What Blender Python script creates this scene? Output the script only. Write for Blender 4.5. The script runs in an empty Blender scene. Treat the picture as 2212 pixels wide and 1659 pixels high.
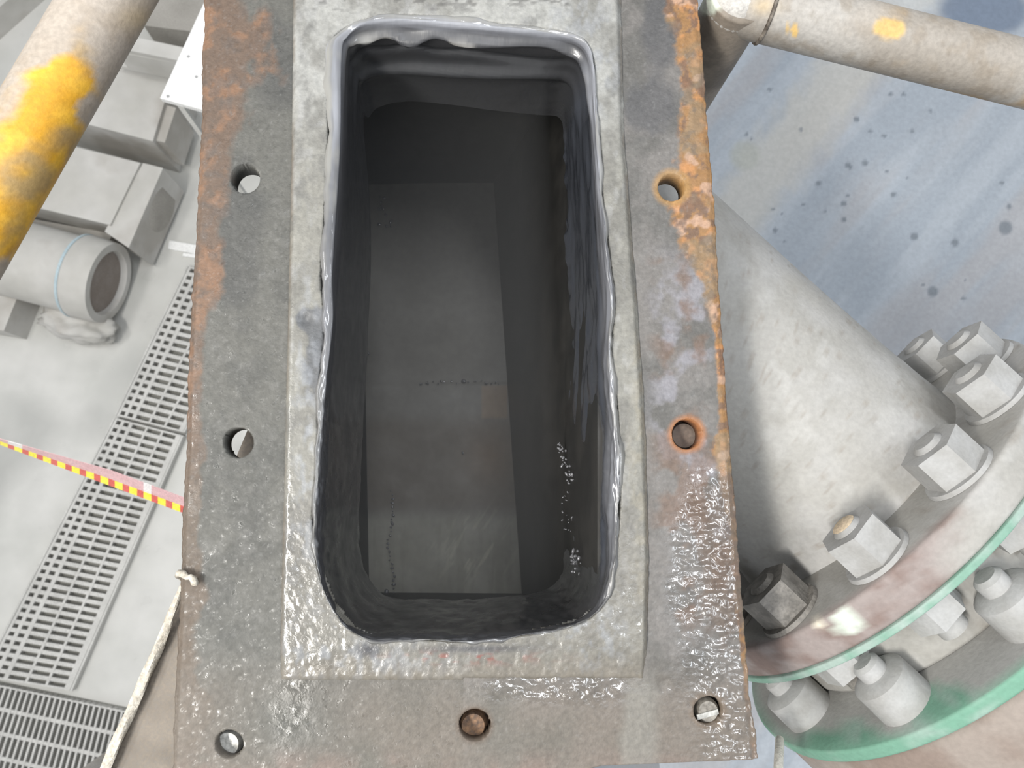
import bpy, bmesh, math, random
import numpy as np
from mathutils import Matrix, Vector

random.seed(7)
S = bpy.context.scene
COL = S.collection
F, CX, CY = 1650.0, 1106.0, 829.5          # focal length and centre of the 2212x1659 frame
CAMZ = 2.6                                 # lens height above the floor
PD = 0.50                                  # the flange plate lies this far below the lens

# ---------------------------------------------------------------- camera
d = np.array([1000-CX, -(1080-CY), -F]); d /= np.linalg.norm(d)
l = np.array([843-CX, CY+10056, -F]); l -= d*(l@d); l /= np.linalg.norm(l)
WZ = -d; WY = l; WX = np.cross(WY, WZ)
RCW = np.stack([WX, WY, WZ], 1)            # world -> camera
CAM = np.array([0, 0, CAMZ])
cd = bpy.data.cameras.new('camera'); cam = bpy.data.objects.new('camera', cd); COL.objects.link(cam)
cd.sensor_width = 36; cd.lens = 36*F/2212; cd.clip_start = 0.02; cd.clip_end = 50
m4 = Matrix.Identity(4)
for i in range(3):
    for j in range(3):
        m4[i][j] = RCW.T[i][j]
m4.translation = CAM
cam.matrix_world = m4
cd.dof.use_dof = True; cd.dof.focus_distance = 0.58; cd.dof.aperture_fstop = 14
S.camera = cam

def W(px, py, dep):
    """world point seen at photo position (px,py) lying dep metres below the lens"""
    px = np.asarray(px, float); py = np.asarray(py, float)
    v = np.stack([px-CX, -(py-CY), np.full_like(px, -F)], -1) @ RCW
    s = -np.asarray(dep, float)/v[..., 2]
    return CAM + v*s[..., None]

def PXL(P):
    c = (np.asarray(P)-CAM) @ RCW.T
    return CX+F*c[..., 0]/-c[..., 2], CY-F*c[..., 1]/-c[..., 2]

# ---------------------------------------------------------------- noise / colour
_rs = np.random.RandomState(3); _T = _rs.rand(4096)
def vnoise(P, seed=0):
    P = np.asarray(P, float); i = np.floor(P).astype(np.int64); f = P-i; f = f*f*(3-2*f)
    r = 0
    for a in (0, 1):
        for b in (0, 1):
            for c in (0, 1):
                h = (i[..., 0]+a)*73856093 ^ (i[..., 1]+b)*19349663 ^ (i[..., 2]+c)*83492791 ^ (seed*2654435)
                h = (h ^ (h >> 13))*1274126177
                h = (h ^ (h >> 16)) & 4095
                w = (f[..., 0] if a else 1-f[..., 0])*(f[..., 1] if b else 1-f[..., 1])*(f[..., 2] if c else 1-f[..., 2])
                r = r+_T[h]*w
    return r
def fbm(P, scale, octv=4, seed=0):
    P = np.asarray(P, float)*scale; r = 0; a = .5; t = 0
    for k in range(octv):
        r = r+a*vnoise(P, seed+k*7); t += a; a *= .5; P = P*2.03
    return r/t
def n2(x, y, sx, sy=None, octv=4, seed=0):
    sy = sx if sy is None else sy
    return fbm(np.stack([np.asarray(x, float)/sx, np.asarray(y, float)/sy, np.zeros_like(np.asarray(x, float))+.37], -1), 1, octv, seed)
def sm(a, b, x):
    t = np.clip((x-a)/(b-a), 0, 1); return t*t*(3-2*t)
def lin(r, g, b):
    return np.array([((c/255+.055)/1.055)**2.4 if c > 10 else c/3294. for c in (r, g, b)])
def mixc(c, c2, m):
    m = np.asarray(m)[..., None]; return c*(1-m)+c2*m
def blob(x, y, cx, cy, rx, ry=None):
    ry = rx if ry is None else ry
    return np.exp(-((x-cx)/rx)**2-((y-cy)/ry)**2)

# ---------------------------------------------------------------- materials
def nd(nt, t, **kw):
    n = nt.nodes.new(t)
    for k, v in kw.items():
        if hasattr(n, k): setattr(n, k, v)
        else: n.inputs[k].default_value = v
    return n
MATS = {}
def mat(name, c1=None, c2=None, scale=60, rough=(.6, .8), metal=0, bump=.3, bscale=300, bdist=.001, attr=False,
        fine=.25, fscale=400, spec=.5, coat=0, stretch=None, c3=None, s3=20, wet=False):
    """noise material; attr=True takes albedo from colour attribute 'Col' and roughness from 'Rgh'"""
    if name in MATS: return MATS[name]
    m = bpy.data.materials.new(name); m.use_nodes = True; nt = m.node_tree; L = nt.links
    b = nt.nodes['Principled BSDF']; b.inputs['Metallic'].default_value = metal
    b.inputs['Specular IOR Level'].default_value = spec
    if coat: b.inputs['Coat Weight'].default_value = coat; b.inputs['Coat Roughness'].default_value = .08
    geo = nd(nt, 'ShaderNodeTexCoord'); co = geo.outputs['Object']
    if stretch:
        mp = nd(nt, 'ShaderNodeMapping'); mp.inputs['Scale'].default_value = stretch; L.new(co, mp.inputs[0]); co = mp.outputs[0]
    nf = nd(nt, 'ShaderNodeTexNoise', Scale=fscale, Detail=5.0); L.new(co, nf.inputs['Vector'])
    mr = nd(nt, 'ShaderNodeMapRange'); mr.inputs['From Min'].default_value = .3; mr.inputs['From Max'].default_value = .7
    mr.inputs['To Min'].default_value = 1-fine; mr.inputs['To Max'].default_value = 1+fine; L.new(nf.outputs[0], mr.inputs[0])
    if attr:
        a = nd(nt, 'ShaderNodeAttribute', attribute_name='Col'); base = a.outputs['Color']
    else:
        ns = nd(nt, 'ShaderNodeTexNoise', Scale=scale, Detail=6.0); L.new(co, ns.inputs['Vector'])
        rp = nd(nt, 'ShaderNodeValToRGB'); e = rp.color_ramp.elements
        e[0].position = .35; e[1].position = .65
        e[0].color = (*c1, 1); e[1].color = (*c2, 1); L.new(ns.outputs[0], rp.inputs[0]); base = rp.outputs[0]
        if c3 is not None:
            n3 = nd(nt, 'ShaderNodeTexNoise', Scale=s3, Detail=5.0); L.new(co, n3.inputs['Vector'])
            r3 = nd(nt, 'ShaderNodeMapRange'); r3.inputs['From Min'].default_value = .55; r3.inputs['From Max'].default_value = .62
            L.new(n3.outputs[0], r3.inputs[0])
            m3 = nd(nt, 'ShaderNodeMix', data_type='RGBA'); L.new(r3.outputs[0], m3.inputs[0]); L.new(base, m3.inputs[6])
            m3.inputs[7].default_value = (*c3, 1); base = m3.outputs[2]
    mx = nd(nt, 'ShaderNodeVectorMath', operation='SCALE'); L.new(base, mx.inputs[0]); L.new(mr.outputs[0], mx.inputs['Scale'])
    L.new(mx.outputs[0], b.inputs['Base Color'])
    if attr:
        ar = nd(nt, 'ShaderNodeAttribute', attribute_name='Rgh'); L.new(ar.outputs['Fac'], b.inputs['Roughness'])
        if wet:                                      # standing water film where the surface is smooth
            wr = nd(nt, 'ShaderNodeMapRange'); wr.inputs['From Min'].default_value = .34; wr.inputs['From Max'].default_value = .12
            L.new(ar.outputs['Fac'], wr.inputs[0]); L.new(wr.outputs[0], b.inputs['Coat Weight']); b.inputs['Coat Roughness'].default_value = .04
    else:
        rr = nd(nt, 'ShaderNodeMapRange'); rr.inputs['From Min'].default_value = .3; rr.inputs['From Max'].default_value = .7
        rr.inputs['To Min'].default_value = rough[0]; rr.inputs['To Max'].default_value = rough[1]
        L.new(nf.outputs[0], rr.inputs[0]); L.new(rr.outputs[0], b.inputs['Roughness'])
    if bump:
        nb = nd(nt, 'ShaderNodeTexNoise', Scale=bscale, Detail=4.0); L.new(co, nb.inputs['Vector'])
        bp = nd(nt, 'ShaderNodeBump', Strength=bump, Distance=bdist); L.new(nb.outputs[0], bp.inputs['Height']); L.new(bp.outputs[0], b.inputs['Normal'])
    MATS[name] = m; return m

# ---------------------------------------------------------------- object helpers
def tag(o, label=None, cat=None, group=None, kind=None):
    if label: o['label'] = label
    if cat: o['category'] = cat
    if group: o['group'] = group
    if kind: o['kind'] = kind
    return o
def thing(name, loc, label, cat, group=None):
    o = bpy.data.objects.new(name, None); COL.objects.link(o); o.location = loc; o.empty_display_size = .05
    return tag(o, label, cat, group)
def npmesh(name, V, Q, m, parent=None, smooth=True, col=None, rgh=None):
    V = np.asarray(V, float).reshape(-1, 3)
    org = np.array(parent_world(parent)) if parent else np.zeros(3)
    me = bpy.data.meshes.new(name); me.from_pydata((V-org).tolist(), [], [list(map(int, q)) for q in Q]); me.update()
    if smooth: me.polygons.foreach_set('use_smooth', [True]*len(me.polygons))
    if col is not None:
        a = me.color_attributes.new('Col', 'FLOAT_COLOR', 'POINT')
        c = np.concatenate([np.clip(np.broadcast_to(col, V.shape), 0, 1), np.ones((len(V), 1))], 1); a.data.foreach_set('color', c.ravel().astype(np.float32))
        r = me.attributes.new('Rgh', 'FLOAT', 'POINT'); r.data.foreach_set('value', np.broadcast_to(.6 if rgh is None else rgh, len(V)).astype(np.float32))
    o = bpy.data.objects.new(name, me); COL.objects.link(o); me.materials.append(m)
    if parent: o.parent = parent
    return o
def parent_world(p):
    v = Vector((0, 0, 0))
    while p: v = v+p.location; p = p.parent
    return v
def bmobj(name, bm, m, parent=None, smooth=False, bevel=0, seg=2, angle=40):
    """world-space bmesh -> object under parent"""
    if bevel:
        es = [e for e in bm.edges if len(e.link_faces) == 2 and e.calc_face_angle(0) > .5]
        if es: bmesh.ops.bevel(bm, geom=es, offset=bevel, segments=seg, profile=.6, affect='EDGES', clamp_overlap=True)
    bmesh.ops.recalc_face_normals(bm, faces=bm.faces)
    if parent: bmesh.ops.translate(bm, verts=bm.verts, vec=-parent_world(parent))
    me = bpy.data.meshes.new(name); bm.to_mesh(me); bm.free()
    o = bpy.data.objects.new(name, me); COL.objects.link(o); me.materials.append(m)
    if smooth:
        for p in me.polygons: p.use_smooth = True
        try: me.set_sharp_from_angle(angle=math.radians(angle))
        except Exception: pass
    if parent: o.parent = parent
    return o
def prism(bm, pts, z0, z1):
    """vertical prism on a plan polygon (world xy)"""
    a = [bm.verts.new((p[0], p[1], z0)) for p in pts]; b = [bm.verts.new((p[0], p[1], z1)) for p in pts]
    n = len(pts); bm.faces.new(a[::-1]); bm.faces.new(b)
    for i in range(n): bm.faces.new((a[i], a[(i+1) % n], b[(i+1) % n], b[i]))
def boxf(bm, o, ux, uy, uz):
    """box from corner o along three edge vectors"""
    o, ux, uy, uz = map(Vector, (o, ux, uy, uz))
    v = [bm.verts.new(o+ux*i+uy*j+uz*k) for k in (0, 1) for j in (0, 1) for i in (0, 1)]
    for f in ((0, 2, 3, 1), (4, 5, 7, 6), (0, 1, 5, 4), (2, 6, 7, 3), (0, 4, 6, 2), (1, 3, 7, 5)): bm.faces.new([v[i] for i in f])
def lathe(bm, c, ax, prof, n=64, caps=True, a0=0, ref=None):
    """revolve (t,r) profile about axis ax through c"""
    c = Vector(c); ax = Vector(ax).normalized()
    e1 = Vector(ref) if ref is not None else ax.orthogonal(); e1 = (e1-ax*e1.dot(ax)).normalized(); e2 = ax.cross(e1)
    rings = []
    for t, r in prof:
        rings.append([bm.verts.new(c+ax*t+(e1*math.cos(a0+2*math.pi*i/n)+e2*math.sin(a0+2*math.pi*i/n))*r) for i in range(n)])
    for a, b in zip(rings, rings[1:]):
        for i in range(n): bm.faces.new((a[i], a[(i+1) % n], b[(i+1) % n], b[i]))
    if caps: bm.faces.new(rings[0][::-1]); bm.faces.new(rings[-1])
def tubepath(bm, pts, r, n=10, caps=True, twist=0, lobes=0, lob=0.0):
    pts = [Vector(p) for p in pts]; rings = []; prev = None
    for i, p in enumerate(pts):
        t = (pts[min(i+1, len(pts)-1)]-pts[max(i-1, 0)]).normalized()
        e1 = t.orthogonal() if prev is None else (prev-t*prev.dot(t)); e1.normalize(); prev = e1; e2 = t.cross(e1)
        rr = r[i] if hasattr(r, '__len__') else r
        ring = []
        for k in range(n):
            a = 2*math.pi*k/n; q = rr*(1+lob*math.cos(lobes*a+twist*i)) if lobes else rr
            ring.append(bm.verts.new(p+(e1*math.cos(a)+e2*math.sin(a))*q))
        rings.append(ring)
    for a, b in zip(rings, rings[1:]):
        for i in range(n): bm.faces.new((a[i], a[(i+1) % n], b[(i+1) % n], b[i]))
    if caps: bm.faces.new(rings[0][::-1]); bm.faces.new(rings[-1])
def gridq(nu, nv, wrap=False):
    I = np.arange(nu*nv).reshape(nv, nu)
    if wrap: I = np.concatenate([I, I[:, :1]], 1)
    return np.stack([I[:-1, :-1], I[:-1, 1:], I[1:, 1:], I[1:, :-1]], -1).reshape(-1, 4)
def closed(pts, n):
    """closed Catmull-Rom through pts resampled evenly"""
    P = np.array(pts, float); m = len(P); out = []
    for i in range(m):
        p0, p1, p2, p3 = P[i-1], P[i], P[(i+1) % m], P[(i+2) % m]
        for t in np.linspace(0, 1, 40, endpoint=False):
            out.append(.5*((2*p1)+(-p0+p2)*t+(2*p0-5*p1+4*p2-p3)*t*t+(-p0+3*p1-3*p2+p3)*t**3))
    out = np.array(out); o2 = np.vstack([out, out[:1]]); s = np.concatenate([[0], np.cumsum(np.linalg.norm(np.diff(o2, axis=0), axis=1))])
    q = np.linspace(0, s[-1], n, endpoint=False)
    return np.stack([np.interp(q, s, o2[:, k]) for k in range(o2.shape[1])], 1)
def inpoly(x, y, P):
    r = np.zeros(np.shape(x), bool); j = len(P)-1
    for i in range(len(P)):
        xi, yi = P[i]; xj, yj = P[j]
        c = ((yi > y) != (yj > y)) & (x < (xj-xi)*(y-yi)/((yj-yi) or 1e-9)+xi); r ^= c; j = i
    return r
def slab(X, Y, dep, thick, keep, hole=(), name='', m=None, parent=None, col=None, rgh=None, zoff=None):
    """photo-space grid -> plate with snapped round holes, closed sides and underside"""
    X = X.copy(); Y = Y.copy(); nv, nu = X.shape
    Q = gridq(nu, nv); x = X.ravel(); y = Y.ravel()
    cell = abs(X[0, 1]-X[0, 0])
    for hx, hy, hr in hole:
        dx, dy = x-hx, y-hy; r = np.hypot(dx, dy); s = np.abs(r-hr) < cell*.75
        x[s] = hx+dx[s]/r[s]*hr; y[s] = hy+dy[s]/r[s]*hr
    fx, fy = x[Q].mean(1), y[Q].mean(1); ok = keep(fx, fy)
    for hx, hy, hr in hole: ok &= np.hypot(fx-hx, fy-hy) > hr*.985
    Q = Q[ok]
    top = W(x, y, dep); 
    bot = W(x, y, dep); bot[:, 2] -= thick
    if zoff is not None: zo = zoff(x, y); top[:, 2] += zo; bot[:, 2] += np.minimum(zo+.003, 0)
    N = len(top)
    E = np.concatenate([Q[:, [0, 1]], Q[:, [1, 2]], Q[:, [2, 3]], Q[:, [3, 0]]]); key = np.sort(E, 1)
    code = key[:, 0]*N+key[:, 1]; _, idx, cnt = np.unique(code, return_index=True, return_counts=True); B = E[idx[cnt == 1]]
    # side walls get their own top ring so that the rim shades crisply
    side = np.stack([B[:, 1], B[:, 0], B[:, 0]+N, B[:, 1]+N], 1)
    QQ = np.concatenate([Q, side, Q[:, ::-1]+N]); V = np.concatenate([top, bot])
    used = np.zeros(2*N, bool); used[QQ.ravel()] = True; mp = np.cumsum(used)-1
    c = col(x, y); c = np.concatenate([c, c*.9]); g = rgh(x, y); g = np.concatenate([g, g])
    o = npmesh(name, V[used], mp[QQ][:, ::-1], m, parent, True, c[used], g[used])
    return o

def P3(px, py, dep): return Vector(W(px, py, dep))

# ================================================================ CHUTE
plate_z = CAMZ-PD
chute = thing('chute', W(1000, 700, PD+.47), 'open steel chute mouth with rusty bolt-holed flange and black rubber lining', 'chute')

RIM = mat('wet_rusty_steel', attr=True, wet=True, fine=.15, fscale=330, bump=.38, bscale=700, bdist=.0007)
LIN = mat('wet_black_rubber', attr=True, fine=.05, fscale=300, bump=.30, bscale=160, bdist=.0012, spec=.6, coat=.5, stretch=(1, .13, .5))

LX = [(-420, 455), (0, 438), (60, 441), (130, 435), (240, 436), (340, 429), (490, 424), (600, 415), (700, 411), (800, 405), (1000, 401), (1080, 394), (1150, 392), (1240, 390), (1400, 382), (1530, 375), (1700, 368)]
RX = [(-420, 1482), (0, 1508), (150, 1521), (270, 1529), (380, 1539), (500, 1548), (640, 1555), (800, 1567), (960, 1578), (1100, 1590), (1250, 1601), (1380, 1611), (1500, 1618), (1640, 1636), (1700, 1640)]
def itp(T, y): a = np.array(T, float); return np.interp(y, a[:, 0], a[:, 1])
HOLES = [(530, 386, 32), (515, 956, 33), (495, 1607, 31), (1026, 1566, 35), (1530, 1535, 32), (1484, 938, 33), (1451, 405, 29.5)]
OUT = [(705, 120), (706, 300), (699, 450), (690, 600), (700, 700), (686, 840), (682, 1000), (672, 1120), (684, 1230), (715, 1310), (760, 1365), (815, 1388),
       (900, 1384), (1010, 1388), (1120, 1376), (1200, 1362), (1262, 1345), (1305, 1308), (1328, 1240), (1340, 1120), (1342, 1000), (1336, 880), (1322, 760), (1330, 660),
       (1318, 540), (1305, 440), (1300, 330), (1288, 220), (1284, 130), (1262, 84), (1200, 62), (1080, 48), (960, 34), (860, 30), (780, 42), (725, 72)]
OUT_IN = [((x-1005)*.965+1005, (y-720)*.98+720) for x, y in OUT]

def platecol(x, y):
    lx, rx = itp(LX, y), itp(RX, y)
    n1 = n2(x, y, 90, 90, 5, 1); nf = n2(x, y, 22, 22, 4, 5); ns = n2(x, y, 9, 9, 3, 9); nbig = n2(x, y, 220, 220, 3, 31)
    left = x < 1000
    base = np.where(left[:, None], lin(112, 111, 105), lin(134, 130, 126))
    base = mixc(base, lin(92, 92, 88), sm(.42, .62, n1)*.6)
    base = mixc(base, lin(150, 148, 144), sm(.56, .7, nf)*.2)
    # right-hand strip: bluish bloom, brown between
    base = mixc(base, lin(165, 163, 170), sm(.5, .62, n2(x, y, 60, 60, 5, 12))*sm(1380, 1440, x)*sm(500, 640, y)*(1-sm(1050, 1250, y))*.75)
    base = mixc(base, lin(128, 104, 88), sm(.5, .62, n2(x, y, 75, 75, 5, 14))*sm(1380, 1450, x)*sm(480, 560, y)*(1-sm(1300, 1400, y))*.75)
    base = mixc(base, lin(96, 96, 98), sm(.2, .6, blob(x, y, 1405, 235, 60, 55)+blob(x, y, 1430, 60, 45, 90)+(nf-.5)*.5)*.75)
    base = mixc(base, lin(88, 88, 86), sm(.25, .6, blob(x, y, 590, 130, 60, 120)+blob(x, y, 520, 520, 60, 190)*.9+(n1-.5)*.9)*left*.6)
    # rust along the left rim
    dl = x-lx; wl = np.interp(y, [-200, 0, 120, 230, 330, 480, 620, 720, 900, 1300, 1660], [150, 160, 165, 130, 80, 66, 66, 50, 36, 50, 75])
    rl = sm(.0, .3, 1-dl/wl+(n1-.5)*1.6+(nf-.5)*.5)
    rust = mixc(np.broadcast_to(lin(124, 102, 86), base.shape), lin(156, 118, 90), sm(.5, .64, n2(x, y, 40, 40, 5, 21))*(1-sm(700, 1000, y)))
    rust = mixc(rust, lin(112, 100, 92), sm(.5, .66, nf)*.6)
    rust = mixc(rust, lin(118, 106, 92), sm(800, 1200, y)*.7)
    base = mixc(base, rust, rl*left*.85)
    # orange scale on the right rim
    dr = rx-x; wr = np.interp(y, [-200, 0, 90, 220, 330, 430, 520, 600, 720, 900, 960, 1100, 1400, 1660], [80, 70, 75, 55, 85, 105, 92, 50, 20, 22, 44, 24, 16, 14])
    rr = sm(.0, .28, 1-dr/wr+(n1-.5)*.9+(nf-.5)*.8)
    og = mixc(np.broadcast_to(lin(172, 130, 84), base.shape), lin(206, 148, 94), sm(.5, .6, n2(x, y, 26, 26, 4, 41)))
    og = mixc(og, lin(214, 176, 150), sm(.56, .62, n2(x, y, 34, 34, 3, 43))*.8)
    og = mixc(og, lin(122, 98, 84), sm(.5, .6, n2(x, y, 20, 20, 4, 47))*.8)
    og = mixc(og, lin(146, 134, 112), sm(.52, .62, n2(x, y, 60, 60, 3, 49))*.5)
    base = mixc(base, og, rr*(~left))
    # damp brown along the foot
    foot = sm(1380, 1560, y)
    base = mixc(base, mixc(np.broadcast_to(lin(120, 115, 105), base.shape), lin(134, 124, 113), sm(.4, .6, nbig)), foot*.8)
    base = mixc(base, lin(100, 103, 98), blob(x, y, 620, 1560, 150, 100)*.7)
    base = mixc(base, lin(150, 130, 120), sm(1600, 1680, y)*sm(.4, .6, n1)*.7)
    base = mixc(base, lin(152, 150, 142), sm(1330, 1360, x+(n1-.5)*40)*(1-sm(1400, 1440, x))*sm(1430, 1500, y)*.6)
    base = mixc(base, lin(120, 104, 92), sm(.25, .5, blob(x, y, 1570, 1200, 60, 190)+(nf-.5)*.5)*.7)
    # holes: rusty lips on the right
    for hx, hy, c in ((1484, 938, (196, 128, 72)), (1451, 405, (190, 148, 90)), (1530, 1535, (132, 116, 100)), (1026, 1566, (110, 94, 80))):
        r = np.hypot(x-hx, y-hy); base = mixc(base, lin(*c), (1-sm(33, 48, r))*.75)
    sp = sm(.70, .78, n2(x, y, 5, 5, 2, 71)); base = mixc(base, lin(185, 184, 182), sp*.15)
    return np.clip(base*.60, 0, 1)
def wetmask(x, y):
    n = n2(x, y, 60, 60, 4, 91)-.5
    w = blob(x, y, 1545, 1230, 105, 210)*1.2+blob(x, y, 1600, 1560, 70, 150)*.9+blob(x, y, 1210, 1480, 150, 40)*.75+.18*sm(1250, 1500, y)+blob(x, y, 640, 1350, 50, 300)*.35+blob(x, y, 415, 800, 25, 400)*.35
    return np.clip(w+n*.5, 0, 1)
def platergh(x, y):
    return np.clip(.62-.54*sm(.2, .6, wetmask(x, y))-.45*sm(.60, .72, n2(x, y, 8, 8, 3, 63))*(.35+.65*(x < 1000))+(n2(x, y, 14, 14, 3, 61)-.5)*.3, .1, .9)
def platez(x, y):
    w = sm(.25, .8, wetmask(x, y)); dl = np.minimum(x-itp(LX, y), itp(RX, y)-x)
    z = (n2(x, y, 14, 14, 4, 77)-.5)*.0007+(n2(x, y, 40, 40, 3, 78)-.5)*.0008+w*(n2(x, y, 17, 13, 3, 79)-.5)*.0042
    z += (n2(x, y, 24, 24, 4, 43)-.5)*.0022*sm(1400, 1450, x)*(1-sm(540, 640, y))
    z += -.0016*(1-sm(0, 14, dl))
    z -= .0014*blob(x, y, 1430, 1478, 16)
    return z
vv = np.linspace(-420, 1690, 640); uu = np.linspace(0, 1, 340)
U, Vv = np.meshgrid(uu, vv)
jag = lambda y, s: (n2(y, y*0+s, 16, 1, 4, s)-.5)*9
X = itp(LX, Vv)+jag(Vv, 3)+(itp(RX, Vv)+jag(Vv, 8)*.7-itp(LX, Vv)-jag(Vv, 3))*U
bot = np.interp(X, [300, 1150, 1300, 1640], [1720, 1690, 1654, 1640])
Y = np.where(Vv > 1400, 1400+(Vv-1400)/(290.)*(bot-1400), Vv)
keep = lambda x, y: ~inpoly(x, y, [((a-1005)*1.03+1005, (b-720)*1.012+720) for a, b in OUT])
slab(X, Y, PD, .018, keep, HOLES, 'flange_plate', RIM, chute, platecol, platergh, platez)

# ---- raised inner frame
FL = [(-420, 640), (0, 631), (400, 626), (900, 614), (1480, 600)]
FR = [(-420, 1335), (0, 1344), (300, 1352), (600, 1376), (900, 1396), (1200, 1406), (1480, 1400)]
def framecol(x, y):
    n1 = n2(x, y, 70, 90, 5, 101); nf = n2(x, y, 18, 30, 4, 105); ns = n2(x, y, 8, 8, 3, 109)
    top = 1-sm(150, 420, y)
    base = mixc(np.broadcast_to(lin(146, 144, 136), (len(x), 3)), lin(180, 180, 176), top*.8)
    base = mixc(base, lin(118, 116, 110), sm(.46, .64, n1)*.65)
    base = mixc(base, lin(172, 172, 172), sm(.56, .68, nf)*.3)
    base = mixc(base, lin(112, 111, 108), sm(.56, .68, n2(x, y, 44, 60, 5, 111))*.5)
    base = mixc(base, lin(128, 124, 116), sm(900, 1300, y)*.5); base = mixc(base, lin(132, 125, 114), sm(1400, 1470, y)*.8)
    base = mixc(base, lin(158, 150, 130), blob(x, y, 1385, 950, 22, 500)*sm(.4, .6, nf)*.5)
    base = mixc(base, lin(96, 98, 102), sm(.3, .55, blob(x, y, 700, 720, 26, 50)+blob(x, y, 690, 790, 36, 90)*.8+blob(x, y, 660, 690, 22, 22)+(nf-.5)*.7)*.8)
    base = mixc(base, lin(166, 170, 176), sm(.45, .62, nf)*(blob(x, y, 665, 960, 35, 330)+blob(x, y, 760, 1420, 200, 45)+blob(x, y, 1280, 1380, 70, 70)+blob(x, y, 1250, 120, 90, 120))*.5)
    red = sm(.5, .62, n2(x, y, 20, 12, 3, 121))*blob(x, y, 1010, 1421, 130, 13); base = mixc(base, lin(150, 88, 78), red*.8)
    base = mixc(base, lin(84, 84, 88), blob(x, y, 1030, 1402, 130, 9)*.8+blob(x, y, 795, 1405, 28, 16)*.9)
    base = mixc(base, lin(90, 88, 86), (blob(x, y, 705, 0, 0.1, 0.1)+sm(.6, .7, n2(x, y, 26, 10, 3, 131))*(1-sm(0, 45, y)))*.6)
    e = np.minimum(x-itp(FL, y), itp(FR, y)-x)
    base = mixc(base, lin(120, 106, 90), (1-sm(2, 12, e))*sm(.35, .6, nf)*.5)
    return np.clip(base*.71, 0, 1)
def framergh(x, y):
    return np.clip(.52+(n2(x, y, 12, 20, 3, 161)-.5)*.5-.42*blob(x, y, 610, 1000, 22, 420)-.2*sm(1000, 1300, y)-.15*blob(x, y, 680, 1300, 80, 150), .1, .9)
LOOP = closed(OUT, 600)
def inside(x, y):
    r = np.zeros(len(x)); m = inpoly(x, y, OUT); ii = np.where(m)[0]
    for k in range(0, len(ii), 4000):
        j = ii[k:k+4000]; r[j] = np.sqrt(((x[j, None]-LOOP[None, :, 0])**2+(y[j, None]-LOOP[None, :, 1])**2).min(1))
    return r
def framez(x, y):
    e = np.minimum(np.minimum(x-itp(FL, y), itp(FR, y)-x), (1476-y))
    z = -.0042*np.where(x < 1000, 1-np.sqrt(np.clip(1-(1-np.clip(e/16, 0, 1))**2, 0, 1)), 1-sm(-2, 15, e))-.0030*sm(1380, 1476, y)
    z += (n2(x, y, 30, 60, 4, 177)-.5)*.0016+(n2(x, y, 9, 9, 3, 178)-.5)*.0008*(.5+sm(600, 1200, y))
    z -= .0022*(blob(x, y, 700, 725, 22, 38)+blob(x, y, 660, 690, 14, 12)+blob(x, y, 1352, 960, 10, 30))
    z -= .008*sm(1, 8, inside(x, y))
    return z
vv = np.linspace(-420, 1478, 560); uu = np.linspace(0, 1, 260); U, Vv = np.meshgrid(uu, vv)
X = itp(FL, Vv)+(itp(FR, Vv)-itp(FL, Vv))*U+(n2(Vv, U*3, 30, 1, 3, 5)-.5)*5
keep = lambda x, y: ~inpoly(x, y, [((a-1005)*.982+1005, (b-720)*.991+720) for a, b in OUT])
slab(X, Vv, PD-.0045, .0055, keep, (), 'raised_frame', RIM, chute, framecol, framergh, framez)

# ---- rubber lining: lip rolled over the rim, wall hanging into the mouth
INN = [(752, 140), (750, 300), (742, 450), (732, 600), (728, 700), (718, 840), (710, 1000), (704, 1120), (706, 1230), (728, 1300), (765, 1345), (815, 1364),
       (900, 1364), (1010, 1366), (1120, 1356), (1200, 1345), (1250, 1328), (1280, 1295), (1296, 1230), (1302, 1120), (1302, 1000), (1296, 880), (1290, 760), (1290, 660),
       (1284, 540), (1278, 440), (1270, 330), (1264, 230), (1258, 160), (1240, 128), (1190, 116), (1080, 106), (960, 96), (860, 90), (790, 96), (762, 112)]
NP = 720
DEP = [.10, .15, .172, .176, .176, .176, .176, .176, .176, .176, .176, .176, .176, .176, .176, .176, .176, .176, .18, .186, .186, .18, .155, .142, .138, .135, .128, .122, .112, .10, .103, .102, .098, .097, .102, .108]
L3 = closed([(a[0], a[1], b[0], b[1], dd) for a, b, dd in zip(OUT, INN, DEP)], NP)
ox, oy, ix, iy, dd = L3.T
ang = np.arange(NP)/NP
per = np.cumsum(np.hypot(np.gradient(ox), np.gradient(oy)))      # photo px along the loop
def pn(p, q, sp, sq, seed, octv=3):                               # noise on (perimeter, profile) that closes up
    a = fbm(np.stack([np.cos(ang*2*np.pi)[:, None]*(per[-1]/6.283/sp)+0*q, np.sin(ang*2*np.pi)[:, None]*(per[-1]/6.283/sp)+0*q, q/sq+0*ang[:, None]], -1), 1, octv, seed)
    return a-.5
rows = []; tt = np.concatenate([np.linspace(0, 1, 26), 1+np.linspace(0, 1, 46)[1:]])
KR = len(tt); q = np.broadcast_to(tt[None, :], (NP, KR))
top_side = np.clip(blob(ox, oy, 1000, 40, 330, 130), 0, 1)[:, None]; right_side = (sm(1180, 1300, ox)*sm(60, 180, oy)*(1-sm(1180, 1300, oy)))[:, None]
low = sm(700, 1000, oy)[:, None]; left_side = (1-sm(700, 800, ox))[:, None]
A = W(ox, oy, np.full(NP, PD-.0046)); B = W(ix, iy, np.full(NP, PD+.012))
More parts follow.
